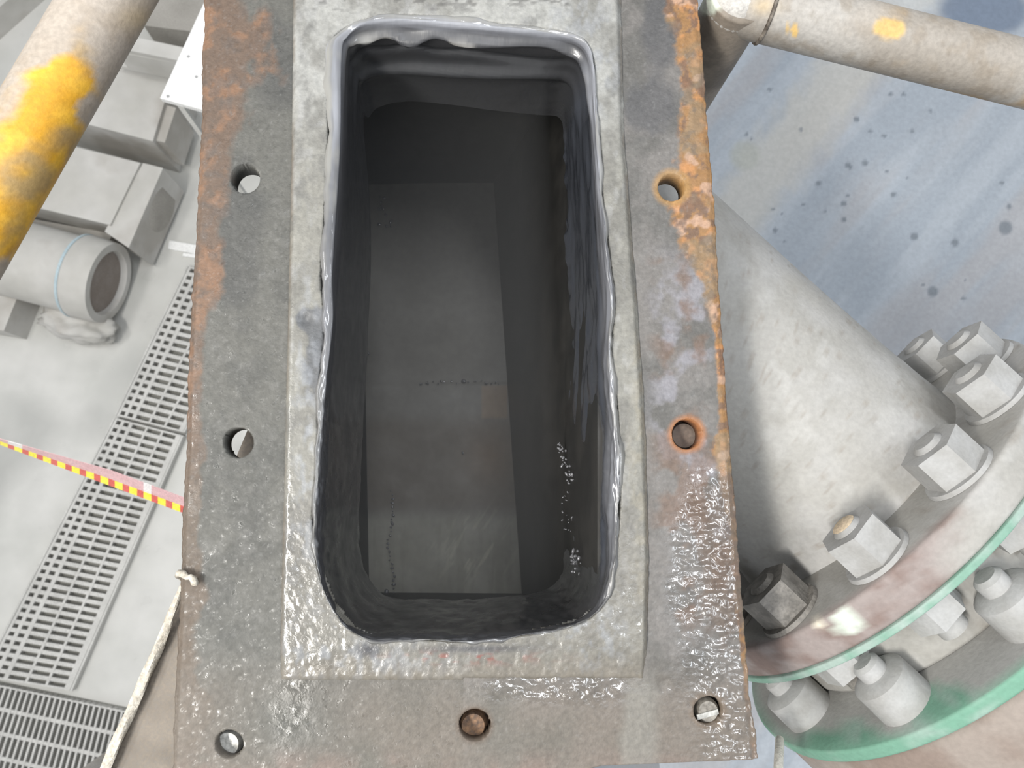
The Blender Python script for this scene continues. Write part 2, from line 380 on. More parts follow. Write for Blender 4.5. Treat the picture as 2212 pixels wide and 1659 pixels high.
# profile: 0..1 lip from the outer edge over the crest and round into the mouth, 1..2 wall
s = np.clip(q, 0, 1)
horiz = 1-(1-s)**1.5
crest = (.0016+.0016*right_side)*np.sin(np.pi*np.clip(s*1.0, 0, 1))**.7
P = A[:, None, :]*(1-horiz[..., None])+B[:, None, :]*horiz[..., None]
zA, zB = A[:, 2][:, None], B[:, 2][:, None]
P[..., 2] = zA+.0012*np.clip(s*8, 0, 1)+(zB-zA)*s**2.6+crest*(1-.25*low)
w = np.clip(q-1, 0, 1)
P[..., 2] -= w*(dd[:, None]-.012)
# outward (toward the metal) direction in plan
out = A[:, :2]-B[:, :2]; out = out/np.linalg.norm(out, axis=1)[:, None]
out = np.stack([np.convolve(np.r_[out[-20:, k], out[:, k], out[:20, k]], np.ones(41)/41, 'valid') for k in (0, 1)], 1); out /= np.linalg.norm(out, axis=1)[:, None]
perm = per[:, None]
disp = pn(perm, q, 260, .28, 201)*.010*right_side*np.clip(s*1.5, 0, 1)+pn(perm, q, 120, .16, 205)*.0035*(.25+right_side)*np.clip(s*2, 0, 1)
disp += pn(perm, q, 26, .14, 207, 4)*.0022*(.12+low)*np.clip(s*3, .15, 1)
# wavy folds hanging under the top lip
wave = (np.sin(ox/27.+np.sin(ox/70.)*1.6)*.7+np.sin(ox/61.)*.5)[:, None]
f1 = np.exp(-((q-.80-.05*wave)/.07)**2); f2 = np.exp(-((q-1.34-.05*np.sin(ox/120.+1)[:, None])/.07)**2); f3 = np.exp(-((q-1.12+.03*wave)/.04)**2)
disp += top_side*(f1*.007*(1+.6*wave)+f2*.008-f3*.004)
disp += left_side*(1-low)*.003*np.exp(-((q-.45)/.13)**2)
disp -= np.exp(-((q-2)/.10)**2)*.004*pn(perm, q*0+1, 60, 1, 209)*4*right_side
disp += pn(perm, q*0+1, 55, 1, 217, 4)*.007*np.clip(1-s*2.2, 0, 1)
P[..., :2] -= out[:, None, :]*disp[..., None]
P[..., 2] += (pn(perm, q, 60, .25, 211, 3)*.0018+pn(perm, q, 200, .35, 213)*.004*right_side)*(1-w)*np.clip(s*4, 0, 1)
V = P.transpose(1, 0, 2).reshape(-1, 3)
qf = q.T.ravel(); side_r = np.broadcast_to(right_side.T, (KR, NP)).ravel(); side_t = np.broadcast_to(top_side.T, (KR, NP)).ravel(); lowf = np.broadcast_to(low.T, (KR, NP)).ravel(); side_l = np.broadcast_to(left_side.T, (KR, NP)).ravel()
nz = fbm(V, 60, 4, 221); nz2 = fbm(V, 200, 4, 223); nst = pn(perm, q, 150, .1, 225).T.ravel()+.5
col = np.broadcast_to(lin(66, 66, 68), (len(V), 3)).copy()
oyf = np.tile(oy, KR); oxf = np.tile(ox, KR)
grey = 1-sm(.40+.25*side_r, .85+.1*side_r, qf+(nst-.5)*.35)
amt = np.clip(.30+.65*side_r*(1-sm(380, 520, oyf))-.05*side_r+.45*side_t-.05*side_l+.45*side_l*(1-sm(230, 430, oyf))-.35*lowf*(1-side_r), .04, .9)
col = mixc(col, lin(140, 142, 148), np.clip(grey*amt*(.6+.8*sm(.3, .6, nst)), 0, 1))  # grey lip: dust plus the ceiling's glossy reflection painted into the albedo
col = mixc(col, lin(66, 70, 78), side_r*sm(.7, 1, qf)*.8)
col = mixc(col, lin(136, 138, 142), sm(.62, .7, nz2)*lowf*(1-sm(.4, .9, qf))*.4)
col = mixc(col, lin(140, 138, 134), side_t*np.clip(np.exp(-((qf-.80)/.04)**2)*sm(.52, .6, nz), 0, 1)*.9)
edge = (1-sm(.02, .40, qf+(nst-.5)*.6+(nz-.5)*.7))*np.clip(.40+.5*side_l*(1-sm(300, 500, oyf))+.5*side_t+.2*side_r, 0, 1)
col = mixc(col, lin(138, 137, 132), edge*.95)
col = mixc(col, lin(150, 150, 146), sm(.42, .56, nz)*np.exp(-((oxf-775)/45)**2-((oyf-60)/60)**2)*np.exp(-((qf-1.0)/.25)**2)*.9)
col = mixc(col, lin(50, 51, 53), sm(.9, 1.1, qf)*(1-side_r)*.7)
rg = np.clip(.30+(nz-.5)*.4+(nz2-.5)*.15-.12*side_r+.45*edge+.15*side_t+.12*side_l*(1-lowf), .10, .8)
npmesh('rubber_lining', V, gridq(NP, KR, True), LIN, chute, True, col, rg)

# ---- inner chamber walls below the lining
CH = mat('damp_dark_steel', attr=True, fine=.08, fscale=120, bump=.1, bscale=160, bdist=.001)
FD = PD+.45
def pl(x, y): return W(x, y, PD)[:2]
def wallgrid(name, p, q2, z0, z1, colfn, nu=80, nv=60, m=CH, parent=chute, rg=.5, thick=.006, p1=None, q1=None):
    u, v = np.meshgrid(np.linspace(0, 1, nu), np.linspace(0, 1, nv)); p = np.array(p); q2 = np.array(q2)
    xy = p+(q2-p)*u.ravel()[:, None]
    if p1 is not None: xy = xy*(1-v.ravel()[:, None])+(np.array(p1)+(np.array(q1)-np.array(p1))*u.ravel()[:, None])*v.ravel()[:, None]
    z = z0+(z1-z0)*v.ravel(); Vt = np.column_stack([xy, z])
    t = q2-p; nrm = np.array([t[1], -t[0]])/np.linalg.norm(t)*thick
    Vb = Vt+np.array([nrm[0], nrm[1], 0]); N = nu*nv; Q = gridq(nu, nv); I = np.arange(N).reshape(nv, nu)
    ring = np.concatenate([I[0], I[1:, -1], I[-1, -2::-1], I[-2:0:-1, 0]]); r2 = np.roll(ring, -1)
    QQ = np.concatenate([Q, Q[:, ::-1]+N, np.stack([r2, ring, ring+N, r2+N], 1)]); Vx = np.concatenate([Vt, Vb])
    return npmesh(name, Vx, QQ, m, parent, False, colfn(Vx), rg)
BLp, BRp, TRp, TLp = pl(585, 1490), pl(1262, 1490), pl(1120, -170), pl(585, -170)
BR2, TR2 = pl(1322, 1490), pl(1318, -170)
def darkcol(Vx):
    n = fbm(Vx, 25, 4, 301); n_ = fbm(Vx*[1, 1, .3], 90, 4, 303)
    return mixc(mixc(np.broadcast_to(lin(46, 46, 45), Vx.shape), lin(56, 55, 53), sm(.4, .65, n)), lin(42, 41, 40), sm(.55, .7, n_)*.6)
z0, z1 = CAMZ-FD-.02, plate_z-.0185
wallgrid('chute_wall', BR2, BLp, z0, z1, darkcol)
wallgrid('chute_wall', TRp, BRp, z0, plate_z-.192, darkcol, p1=TR2, q1=BR2)
wallgrid('chute_wall', TR2, BR2, plate_z-.192, z1, darkcol)
wallgrid('chute_wall', TLp, TR2, z0, z1, darkcol)
wallgrid('chute_wall', BLp, TLp, z0, z1, darkcol)
# chute floor
def fcol(x, y):
    n = n2(x, y, 120, 120, 4, 311); sc = n2(x*.8+y*.5, y-x*.5, 8, 60, 4, 313); st = n2(x, y, 10, 120, 4, 314)
    c = mixc(np.broadcast_to(lin(122, 119, 113), (len(x), 3)), lin(132, 129, 123), sm(.4, .6, n)*.6)
    c = mixc(c, lin(108, 100, 90), sm(880, 930, y)*(1-sm(1080, 1125, y))*.8)
    c = mixc(c, lin(150, 148, 136), sm(1095, 1130, y+(n-.5)*20)*.7)
    c = mixc(c, lin(178, 176, 160), sm(.55, .68, sc)*blob(x, y, 1030, 1190, 80, 70)*.8)
    c = mixc(c, lin(120, 118, 104), sm(.5, .65, st)*sm(1100, 1150, y)*.35)
    c = mixc(c, lin(150, 128, 104), (1-sm(26, 30, np.abs(x-1068)))*(1-sm(32, 38, np.abs(y-868)))*.7)
    c = mixc(c, lin(128, 106, 84), blob(x, y, 1060, 985, 50, 60)*.6)
    return c*.95
uu, vv = np.meshgrid(np.linspace(777, 1144, 200), np.linspace(396, 1302, 360)); x, y = uu.ravel(), vv.ravel()
Vt = W(x, y, np.full(len(x), FD)); Vt[:, 2] += (n2(x, y, 60, 90, 4, 321)-.5)*.002+.0012*(1-sm(822, 836, y+(n2(x, y, 80, 10, 3, 4)-.5)*10))
msk = (Vt[:, 0] < .35)
Qf = gridq(200, 360); fcx, fcy = x[Qf].mean(1), y[Qf].mean(1); Qf = Qf[fcx < np.interp(fcy, [417, 1302], [1071, 1146])]
npmesh('chute_floor', np.concatenate([Vt, Vt-[0, 0, .01]]), np.concatenate([Qf[:, ::-1], Qf+len(Vt)]), CH, chute, True, np.concatenate([fcol(x, y)]*2), np.concatenate([np.clip(.6+(n2(x, y, 60, 60, 3, 331)-.5)*.4, .35, .8)]*2))

# ---- water drops and trickles on lining and floor
WAT = bpy.data.materials.new('clear_water'); WAT.use_nodes = True
b = WAT.node_tree.nodes['Principled BSDF']; b.inputs['Base Color'].default_value = (.16, .16, .17, 1); b.inputs['Roughness'].default_value = .06; b.inputs['IOR'].default_value = 1.6; b.inputs['Coat Weight'].default_value = 1
def drops(name, lst, dep_fn, parent):
    bm = bmesh.new()
    for (x, y, r) in lst:
        c = P3(x, y, dep_fn(x, y)); rr = r*(dep_fn(x, y))/F
        mt = Matrix.Translation(c) @ Matrix.Rotation(random.uniform(0, 3), 4, 'Z') @ Matrix.Diagonal((rr, rr*random.uniform(1.0, 2.0), rr*.7, 1))
        bmesh.ops.create_icosphere(bm, subdivisions=2, radius=1, matrix=mt)
    o = bmobj(name, bm, WAT, parent, smooth=True, angle=180); o['kind'] = 'stuff'; o['label'] = 'glistening water drops'; return o
fl = []
for i in range(26):
    t = i/25; fl.append((845+6*math.sin(t*9)+random.uniform(-3, 3), 1060+t*220, random.uniform(1.2, 3)))
for i in range(12): fl.append((768+i*2.6+random.uniform(-2, 2), 800-i*3.4+random.uniform(-2, 2), random.uniform(1.2, 2.6)))
for i in range(14): fl.append((832+random.uniform(-14, 16), 480+random.uniform(-60, 12), random.uniform(1.5, 4)))
for i in range(10): fl.append((965+random.uniform(-10, 25), 318+random.uniform(-12, 38), random.uniform(1, 2.4)))
for i in range(22): fl.append((random.uniform(880, 1080), 826+random.uniform(-4, 4), random.uniform(.8, 1.8)))
fl += [(1130, 825, 2.4), (1002, 823, 4), (835, 1278, 5), (1000, 978, 2)]
drops('floor_water', fl, lambda x, y: FD-.006, chute)
rw = []
for i in range(40):
    t = random.random(); rw.append((1208+28*t+random.uniform(-8, 8), 960+80*t+random.uniform(-12, 12), random.uniform(1.2, 4)))
for i in range(26): rw.append((1242+random.uniform(-10, 12), 1215+random.uniform(-28, 38), random.uniform(1.5, 5)))
for i in range(18): rw.append((1222+random.uniform(-8, 14), random.uniform(1060, 1150), random.uniform(1, 2.6)))
rw = [(x, y, r*.75) for x, y, r in rw]
def rwd(x, y):   # depth where the sight line meets the right lining wall
    ixx = 1300.0; k = (x-1000)/(ixx-1000); return min(PD/k, PD+.180)-.004
drops('wall_water', rw, rwd, chute)

# ---- side bracket under the left of the plate
BR = mat('brown_grey_sheet', lin(96, 88, 78), lin(120, 111, 100), 30, (.5, .7), 0, .2)
bm = bmesh.new()
ed = [(205, 1720), (400, 1252), (575, 832), (640, 832), (640, 1720)]
dz = lambda x, y: PD+.055
T_ = [P3(x, y, dz(x, y)) for x, y in ed]; a = [bm.verts.new(t) for t in T_]; c_ = [bm.verts.new(t-Vector((0, 0, .008))) for t in T_]
bm.faces.new(a); bm.faces.new(c_[::-1])
for i in range(5): bm.faces.new((a[i], c_[i], c_[(i+1) % 5], a[(i+1) % 5]))
bmobj('side_bracket', bm, BR, chute)
STEEL = mat('grey_support_steel', lin(120, 120, 116), lin(150, 148, 142), 20, (.5, .8), 0, .2)
bm = bmesh.new()
for (a_, b_) in ((0.03, -.02), (-.10, -.02), (.03, .26), (-.10, .26)):
    boxf(bm, (a_, b_, 0), (.05, 0, 0), (0, .05, 0), (0, 0, z0-.011))
bmobj('support_frame', bm, STEEL, chute)

# ---- studs standing in the bolt holes
RST = mat('brown_rust', lin(92, 74, 62), lin(138, 108, 82), 200, (.6, .85), 0, .5, 500)
ZN = mat('pale_zinc', lin(150, 149, 144), lin(188, 187, 182), 120, (.3, .5), .3, .3, 400)
def stud(x, y, top, m, label, rr=.0088, slot=False):
    cx_, cy_ = W(x, y, PD+top)[:2]; zt = CAMZ-PD-top
    t = thing('bolt', (cx_, cy_, zt-.03), label, 'bolt')
    bm = bmesh.new(); lathe(bm, (cx_, cy_, zt-.05), (0, 0, 1), [(0, rr), (.047, rr), (.05, rr-.0016)], 32)
    s_ = bmobj('shank', bm, m, t, True)
    bm = bmesh.new(); lathe(bm, (cx_, cy_, plate_z-.0345), (0, 0, 1), [(0, .0155), (.0155, .0155)], 6)
    bmobj('nut', bm, m, t, bevel=.001)
    if slot:
        bm = bmesh.new(); boxf(bm, (cx_-.0075, cy_-.0045, zt-.001), (.014, .003, 0), (-.0006, .003, 0), (0, 0, .0022)); bmobj('end_ridge', bm, ZN, t)
    return t
stud(1530, 1537, .004, mat('dull_steel', lin(112, 106, 98), lin(150, 146, 138), 180, (.3, .5), .3, .3), 'steel bolt end with a ridge in the bottom right hole of the flange', .0078, True)
stud(490, 1609, .010, ZN, 'pale zinc bolt end in the bottom left hole of the flange', .0086)
stud(1022, 1568, .012, RST, 'brown rusty bolt end in the bottom middle hole of the flange')
stud(1478, 941, .016, mat('dark_brown_steel', lin(96, 86, 78), lin(112, 100, 90), 60, (.6, .8), 0, .2), 'flat dark brown bolt end in the middle right hole of the flange', .0098)

# ---- twine tied to the plate edge
TW = mat('cream_twine', lin(178, 170, 156), lin(198, 192, 180), 300, (.7, .9), 0, .6, 900, .001)
tw = thing('twine', W(400, 1250, PD+.06), 'cream twine knotted at the left rim of the flange', 'twine')
bm = bmesh.new(); pts = []
for i in range(60):
    t = i/59; pts.append(P3(398-193*t+3*math.sin(t*5), 1256+464*t, PD+.045+.004*min(1, t*3)))
tubepath(bm, pts, [(.0020+.0014*min(1, i/18)) for i in range(60)], 12, twist=.35, lobes=3, lob=.12); bmobj('strand', bm, TW, tw, True)
bm = bmesh.new(); kp = [P3(384, 1244, PD+.006), P3(388, 1238, PD-.004), P3(396, 1240, PD-.005), P3(404, 1247, PD-.0045), P3(412, 1246, PD-.0045), P3(418, 1252, PD-.0055), P3(421, 1259, PD-.004), P3(416, 1260, PD-.003)]
tubepath(bm, kp, [.0018, .0022, .0024, .0018, .0018, .0023, .0024, .0016], 10); bmobj('knot', bm, TW, tw, True, angle=180)
bm = bmesh.new(); tubepath(bm, [P3(386, 1243, PD+.003), P3(389, 1248, PD+.02), P3(398, 1256, PD+.045)], .0014, 8); bmobj('tie_end', bm, TW, tw, True)

# ---- thin scatter volume added to lift the chute's blacks, mimicking lens haze
MI = bpy.data.materials.new('added_haze'); MI.use_nodes = True; nt = MI.node_tree; nt.nodes.clear()
vo = nd(nt, 'ShaderNodeVolumeScatter', Density=.38, Color=(.95, .96, .97, 1)); oo = nd(nt, 'ShaderNodeOutputMaterial'); nt.links.new(vo.outputs[0], oo.inputs['Volume'])
bm = bmesh.new(); q4 = [pl(590, 1485), pl(1255, 1485), pl(1180, -160), pl(590, -160)]; prism(bm, q4, CAMZ-FD+.003, plate_z-.03)
mo = bmobj('haze_fill', bm, MI, chute); mo['kind'] = 'stuff'

# ================================================================ GUARD RAILS
def painted_pipe(name, p, q2, r, m, parent, colfn, n=48, L=240, rgh=.55):
    p = Vector(p); q2 = Vector(q2); ax = (q2-p).normalized(); e1 = ax.orthogonal().normalized(); e2 = ax.cross(e1)
    a = np.linspace(0, 2*np.pi, n, endpoint=False); t = np.linspace(0, (q2-p).length, L)
    T, A_ = np.meshgrid(t, a, indexing='ij')
    V = np.array(p)+T[..., None]*np.array(ax)+r*(np.cos(A_)[..., None]*np.array(e1)+np.sin(A_)[..., None]*np.array(e2))
    V = V.reshape(-1, 3); V = np.concatenate([V, [np.array(p), np.array(q2)]]); N = n*L
    Q = [list(f) for f in gridq(n, L, True)]+[[(i+1) % n, i, N] for i in range(n)]+[[N-n+i, N-n+(i+1) % n, N+1] for i in range(n)]
    x, y = PXL(V)
    return npmesh(name, V, Q, m, parent, True, colfn(V, x, y), rgh)
RAILM = mat('worn_rail_paint', attr=True, fine=.12, fscale=300, bump=.3, bscale=350, bdist=.0008)
def dustcol(V, x, y):
    n = fbm(V, 18, 5, 401); n_ = fbm(V, 90, 4, 403)
    c = mixc(np.broadcast_to(lin(150, 143, 134), V.shape), lin(166, 162, 156), sm(.4, .62, n)); return mixc(c, lin(132, 120, 104), sm(.5, .7, n_)*.45)
def ycol(V, x, y):
    c = mixc(dustcol(V, x, y), lin(176, 160, 142), .5); n = fbm(V, 26, 5, 411); n_ = fbm(V, 90, 4, 413)
    yl = mixc(np.broadcast_to(lin(206, 152, 34), V.shape), lin(218, 168, 52), sm(.4, .6, n_)); yl = mixc(yl, lin(156, 134, 96), sm(.50, .66, n)*.85)
    core = sm(.18, .42, blob(x, y, 105, 250, 62, 120)+blob(x, y, 20, 420, 75, 130)+blob(x, y, 150, 175, 45, 40)+(n-.5)*1.1+(n_-.5)*.4)
    c = mixc(c, yl, core); return mixc(c, lin(206, 176, 110), blob(x, y, 300, 40, 40, 30)*.3)
pb0 = P3(-1500, 2975, .50)
r1 = thing('guard_rail', (pb0.x, pb0.y, 0), 'worn yellow guard rail pipe slanting across the top left corner', 'rail')
pa, pb = P3(233+150, -258, .50), P3(-1500, 2975, .50)
painted_pipe('rail_pipe', pa, pb, .0262, RAILM, r1, ycol)
bm = bmesh.new(); tubepath(bm, [pb, Vector((pb.x, pb.y, 0))], .0258, 32); bmobj('post', bm, mat('rail_dust', lin(160, 154, 146), lin(186, 183, 178), 20, (.5, .7), 0, .2), r1, True)
RD = .525
def rcol(V, x, y):
    n = fbm(V, 22, 5, 421); n_ = fbm(V, 80, 5, 423); c = dustcol(V, x, y)
    c = mixc(c, lin(206, 170, 96), sm(.35, .6, blob(x, y, 1925, 62, 42, 26)+blob(x, y, 1717, 68, 8, 16)+blob(x, y, 1700, 62, 8, 20)*.6+(n_-.5)*.4)*.85)
    c = mixc(c, lin(160, 128, 76), sm(.5, .62, n)*sm(1800, 2100, x)*.6); return mixc(c, lin(206, 176, 120), blob(x, y, 1650, 12, 30, 20)*.4)
corner = P3(1592, 6, RD)
r2 = thing('guard_rail', W(1592, 6, 1.245), 'grey guard rail corner with yellow paint flecks at the upper right', 'rail')
painted_pipe('rail_pipe', corner, P3(2420, 212, RD), .0240, RAILM, r2, rcol, rgh=.5)
painted_pipe('rail_pipe', corner, P3(1600, -420, RD), .0240, RAILM, r2, rcol)
def pcol(V, x, y):
    n = fbm(V, 40, 5, 431); c = mixc(np.broadcast_to(lin(140, 130, 118), V.shape), lin(112, 104, 94), sm(.4, .62, n))
    return mixc(c, lin(206, 214, 200), sm(.4, .6, blob(x, y, 1532, 15, 26, 22)+(n-.5)*.4))
painted_pipe('post', corner+Vector((0, 0, .012)), Vector((corner.x, corner.y, CAMZ-1.25)), .0245, RAILM, r2, pcol)
bm = bmesh.new(); bmesh.ops.create_uvsphere(bm, u_segments=32, v_segments=16, radius=.0246, matrix=Matrix.Translation(corner)); bmobj('elbow', bm, MATS['rail_dust'], r2, True, angle=180)
ax = (P3(2420, 212, RD)-corner).normalized(); bm = bmesh.new(); e1 = ax.orthogonal().normalized(); e2 = ax.cross(e1)
wp = [corner+ax*.0235+(e1*math.cos(a)+e2*math.sin(a))*.0242 for a in np.linspace(0, 6.2832, 40)]
tubepath(bm, wp, .0016, 8, False); bmobj('weld_bead', bm, mat('weld_dark', lin(70, 62, 54), lin(130, 122, 112), 150, (.5, .8), 0, .6), r2, True, angle=180)

# ================================================================ BLUE PLINTH
BLU = mat('dusty_blue_paint', attr=True, fine=.07, fscale=150, bump=.12, bscale=200, bdist=.001)
def bcol(x, y):
    s1 = n2(x*.75+y*.66, -x*.66+y*.75, 46, 300, 5, 501); n = n2(x, y, 150, 150, 4, 503); nf = n2(x, y, 26, 40, 4, 505)
    c = mixc(np.broadcast_to(lin(160, 168, 177), (len(x), 3)), lin(172, 179, 187), sm(.38, .62, s1)); c = mixc(c, lin(168, 167, 169), sm(.45, .7, n2(x*.75+y*.66, -x*.66+y*.75, 70, 380, 4, 511))*.7)
    band = 1-sm(30, 95, np.abs((x-1690)*.80+(y-330)*.62+(nf-.5)*70)); c = mixc(c, lin(190, 188, 182), band*.8*sm(-60, 40, 560-y))
    c = mixc(c, lin(172, 174, 166), (1-sm(22, 40, np.hypot(x-1610, y-335)+(nf-.5)*16))*.7)
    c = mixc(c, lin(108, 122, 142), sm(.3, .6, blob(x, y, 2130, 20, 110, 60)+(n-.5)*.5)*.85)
    c = mixc(c, lin(196, 200, 202), blob(x, y, 1960, 8, 50, 30)*.6)
    spots = [(1663, 193, 5), (1832, 357, 7), (1837, 361, 5), (1869, 352, 7), (1768, 396, 7), (1822, 440, 7), (1831, 422, 4), (1823, 474, 6), (1930, 420, 6), (1674, 497, 6), (1694, 521, 4), (1970, 284, 5), (1910, 294, 5), (1880, 284, 5), (1850, 258, 7), (1952, 204, 5), (1924, 203, 5), (2180, 447, 6), (2172, 492, 16), (1975, 511, 9), (2063, 524, 9), (1916, 371, 4), (1613, 290, 4), (1622, 299, 3), (2085, 606, 3), (2081, 645, 5), (1994, 616, 4), (2015, 630, 12), (1730, 280, 4), (2010, 240, 4), (1783, 456, 4), (1735, 442, 3), (2164, 395, 5), (1960, 385, 3), (1670, 452, 3), (1690, 460, 3)]
    for a_, b_, r in spots: c = mixc(c, lin(112, 120, 128), (1-sm(r*.7, r*1.15, np.hypot(x-a_, y-b_)))*.8)
    return np.clip(c*.86, 0, 1)
bd = 1.25
x0, x1 = .33, 1.75
gx, gy = np.meshgrid(np.linspace(.30, 1.75, 420), np.linspace(-1.0, 1.35, 560)); Vt = np.stack([gx.ravel(), gy.ravel(), np.full(gx.size, CAMZ-bd)], 1)
px_, py_ = PXL(Vt); N = len(Vt); I = np.arange(N).reshape(gx.shape); ring = np.concatenate([I[0], I[1:, -1], I[-1, -2::-1], I[-2:0:-1, 0]]); r2_ = np.roll(ring, -1)
low_ = Vt[ring].copy(); low_[:, 2] = 0; M_ = len(ring); ids = N+np.arange(M_)
QQ = np.concatenate([gridq(420, 560), np.stack([ring, ids, np.roll(ids, -1), r2_], 1)])
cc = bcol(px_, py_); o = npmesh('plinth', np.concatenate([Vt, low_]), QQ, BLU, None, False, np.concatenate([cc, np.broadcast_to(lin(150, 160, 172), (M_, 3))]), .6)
tag(o, 'blue-grey painted plinth speckled with dark drips below the flanged pipe', 'plinth')

# ================================================================ FLANGED PIPE AND PUMP
C0 = CAM+np.array([.3468, .0021, -.688]); PH = -.7827
AX = np.array([math.cos(PH), math.sin(PH), 0]); NR = np.array([-AX[1], AX[0], 0]); ZU = np.array([0, 0, 1.])
if NR[0] < 0: NR = -NR
RF, RP = .19, .1153
DUST = mat('dusty_concrete_grey', attr=True, fine=.07, fscale=260, bump=.25, bscale=330, bdist=.0008)
def dust2(V, dark=0, seed=601):
    n = fbm(V, 14, 5, seed); nf = fbm(V, 60, 4, seed+3); sp = fbm(V, 190, 3, seed+5)
    c = mixc(np.broadcast_to(lin(158, 156, 151), V.shape), lin(168, 167, 165), sm(.35, .65, n)); c = mixc(c, lin(146, 144, 138), sm(.45, .7, nf)*.4)
    c = mixc(c, lin(178, 177, 174), sm(.6, .7, fbm(V, 45, 3, seed+9))*.4); return mixc(c, lin(140, 134, 126), sm(.66, .74, sp)*.6)
pipe = thing('flanged_pipe', C0, 'thick dusty grey flanged pipe running out from under the chute', 'pipe')
na, nt_ = 120, 160
aa = np.linspace(0, 2*np.pi, na, endpoint=False)
rows = []
for k in range(nt_):
    s_ = k/(nt_-1)
    Rr = RP*(1+0.05*s_**8)
    base = C0+Rr*(np.cos(aa)[:, None]*NR+np.sin(aa)[:, None]*ZU)
    tstart = (.112-base[:, 0])/AX[0]
    rows.append(base+((tstart*(1-s_)+0.0*s_)[:, None])*AX)
V = np.concatenate(rows); V += (fbm(V, 40, 4, 611)-.5)[:, None]*.002*((V-C0)/np.linalg.norm(V-C0, axis=1)[:, None])
npmesh('barrel', V, gridq(na, nt_, True)[:, ::-1], DUST, pipe, True, dust2(V), .75)
def disc(name, t0, t1, r, parent, colfn, m=DUST, rin=.05, n=160, bev=.003, rg=.75, nr=14):
    prof = [(t0, rin+(r-bev-rin)*i/nr) for i in range(nr+1)]+[(t0+bev*.3, r-bev*.3)]+[(t0+bev+(t1-t0-2*bev)*i/6, r) for i in range(7)]+[(t1-bev*.3, r-bev*.3)]+[(t1, r-bev-(r-bev-rin)*i/nr) for i in range(nr+1)]
    a = np.linspace(0, 2*np.pi, n, endpoint=False)
    V = np.concatenate([C0+AX*t+rr*(np.cos(a)[:, None]*NR+np.sin(a)[:, None]*ZU) for t, rr in prof])
    rad = np.concatenate([np.full(n, rr) for t, rr in prof]); tp = np.concatenate([np.full(n, t) for t, rr in prof])
    return npmesh(name, V, gridq(n, len(prof), True)[:, ::-1], m, parent, True, colfn(V, rad, tp), rg)
def f1col(V, rad, tp):
    x, y = PXL(V); c = dust2(V, seed=621); n = fbm(V, 60, 4, 623); rim = sm(RF-.006, RF-.002, rad)
    br = mixc(np.broadcast_to(lin(122, 106, 100), V.shape), lin(142, 132, 128), sm(.42, .6, n)); c = mixc(c, br, rim*(1-sm(2000, 2120, x+(n-.5)*120)))
    c = mixc(c, lin(196, 206, 194), sm(.35, .5, blob(x, y, 1830, 1345, 34, 30)+(n-.5)*.5)*.9)
    return mixc(c, lin(214, 208, 190), (1-sm(8, 16, np.hypot(x-1772, y-1347)))*.8)
disc('flange', 0, .030, RF, pipe, f1col)
def gcol(V, rad, tp):
    n = fbm(V, 50, 4, 633); return mixc(np.broadcast_to(lin(118, 152, 136), V.shape), lin(158, 170, 164), sm(.42, .6, n)*.7)
disc('gasket', .0302, .036, RF+.001, pipe, gcol, bev=.001)
def hexnut(name, c, ax, r, h, parent, m, rot=0):
    bm = bmesh.new(); lathe(bm, c, ax, [(0, r), (h, r)], 6, a0=rot)
    o = bmobj(name, bm, m, parent, bevel=r*.22, seg=3, smooth=True, angle=50); return o
NUTM = mat('dust_caked_steel', lin(150, 149, 146), lin(166, 166, 165), 40, (.75, .9), 0, .3, 200, .001, fine=.06)
NUTD = mat('dark_oily_steel', lin(100, 97, 92), lin(128, 124, 118), 90, (.4, .7), 0, .4, 300)
TAN = mat('tan_paint_dab', lin(206, 188, 160), lin(190, 172, 148), 120, (.6, .8), 0, .3)
RB = .160
angs = [math.radians(90-4+30*k) for k in range(12)]
for k, a in enumerate(angs):
    ctr = C0+RB*(math.cos(a)*NR+math.sin(a)*ZU); xx, yy = PXL(ctr-AX*.02)
    dark = xx < 1780; m = NUTD if dark else NUTM
    bt = bmobj('bolt', (lambda bm: (lathe(bm, ctr-AX*.0335, AX, [(0, .0085), (.003, .0115), (.106, .0115)], 24), bm)[1])(bmesh.new()), m, pipe, True)
    hexnut('nut', ctr-AX*.030, AX, .0235, .0290, bt, m, rot=.3*k)
    bm = bmesh.new(); lathe(bm, ctr-AX*.0035, AX, [(0, .026), (.0033, .027)], 32); bmobj('washer', bm, m, bt, True)
    hexnut('nut', ctr+AX*.0365, AX, .0215, .023, bt, NUTM, rot=.2+.3*k)
    if abs(xx-1880) < 60 and abs(yy-1190) < 90:
        bm = bmesh.new(); lathe(bm, ctr-AX*.0348, AX, [(0, .0075), (.0013, .0095)], 20); bmobj('paint_dab', bm, TAN, bt, True)['label'] = 'tan paint dab on the bolt end'

# pump casing behind the flange
pump = thing('pump_casing', C0+AX*.2-np.array([0, 0, .56-.0]), 'green pump casing caked in grey dust beside the flanged pipe', 'pump')
def neckcol(V, rad=None, tp=None):
    c = dust2(V, seed=641); n = fbm(V, 22, 4, 643); x, y = PXL(V)
    return mixc(c, lin(120, 166, 144), sm(.3, .6, blob(x, y, 1830, 1610, 90, 40)+blob(x, y, 2030, 1530, 70, 70)+(n-.5)*.7)*.9)
disc('casing_neck', .0362, .094, .150, pump, neckcol, bev=.004)
def rimcol(V, rad, tp):
    n = fbm(V, 40, 4, 653); x, y = PXL(V); g = mixc(np.broadcast_to(lin(106, 148, 128), V.shape), lin(150, 166, 158), sm(.45, .6, n)*.6); face = 1-sm(.2025, .205, rad)
    return mixc(g, lin(160, 159, 156), face*(1-sm(.25, .55, blob(x, y, 1830, 1610, 110, 45)+blob(x, y, 2040, 1530, 70, 60)+(n-.5)*.7)))
disc('green_rim', .094, .106, .206, pump, rimcol, bev=.002)
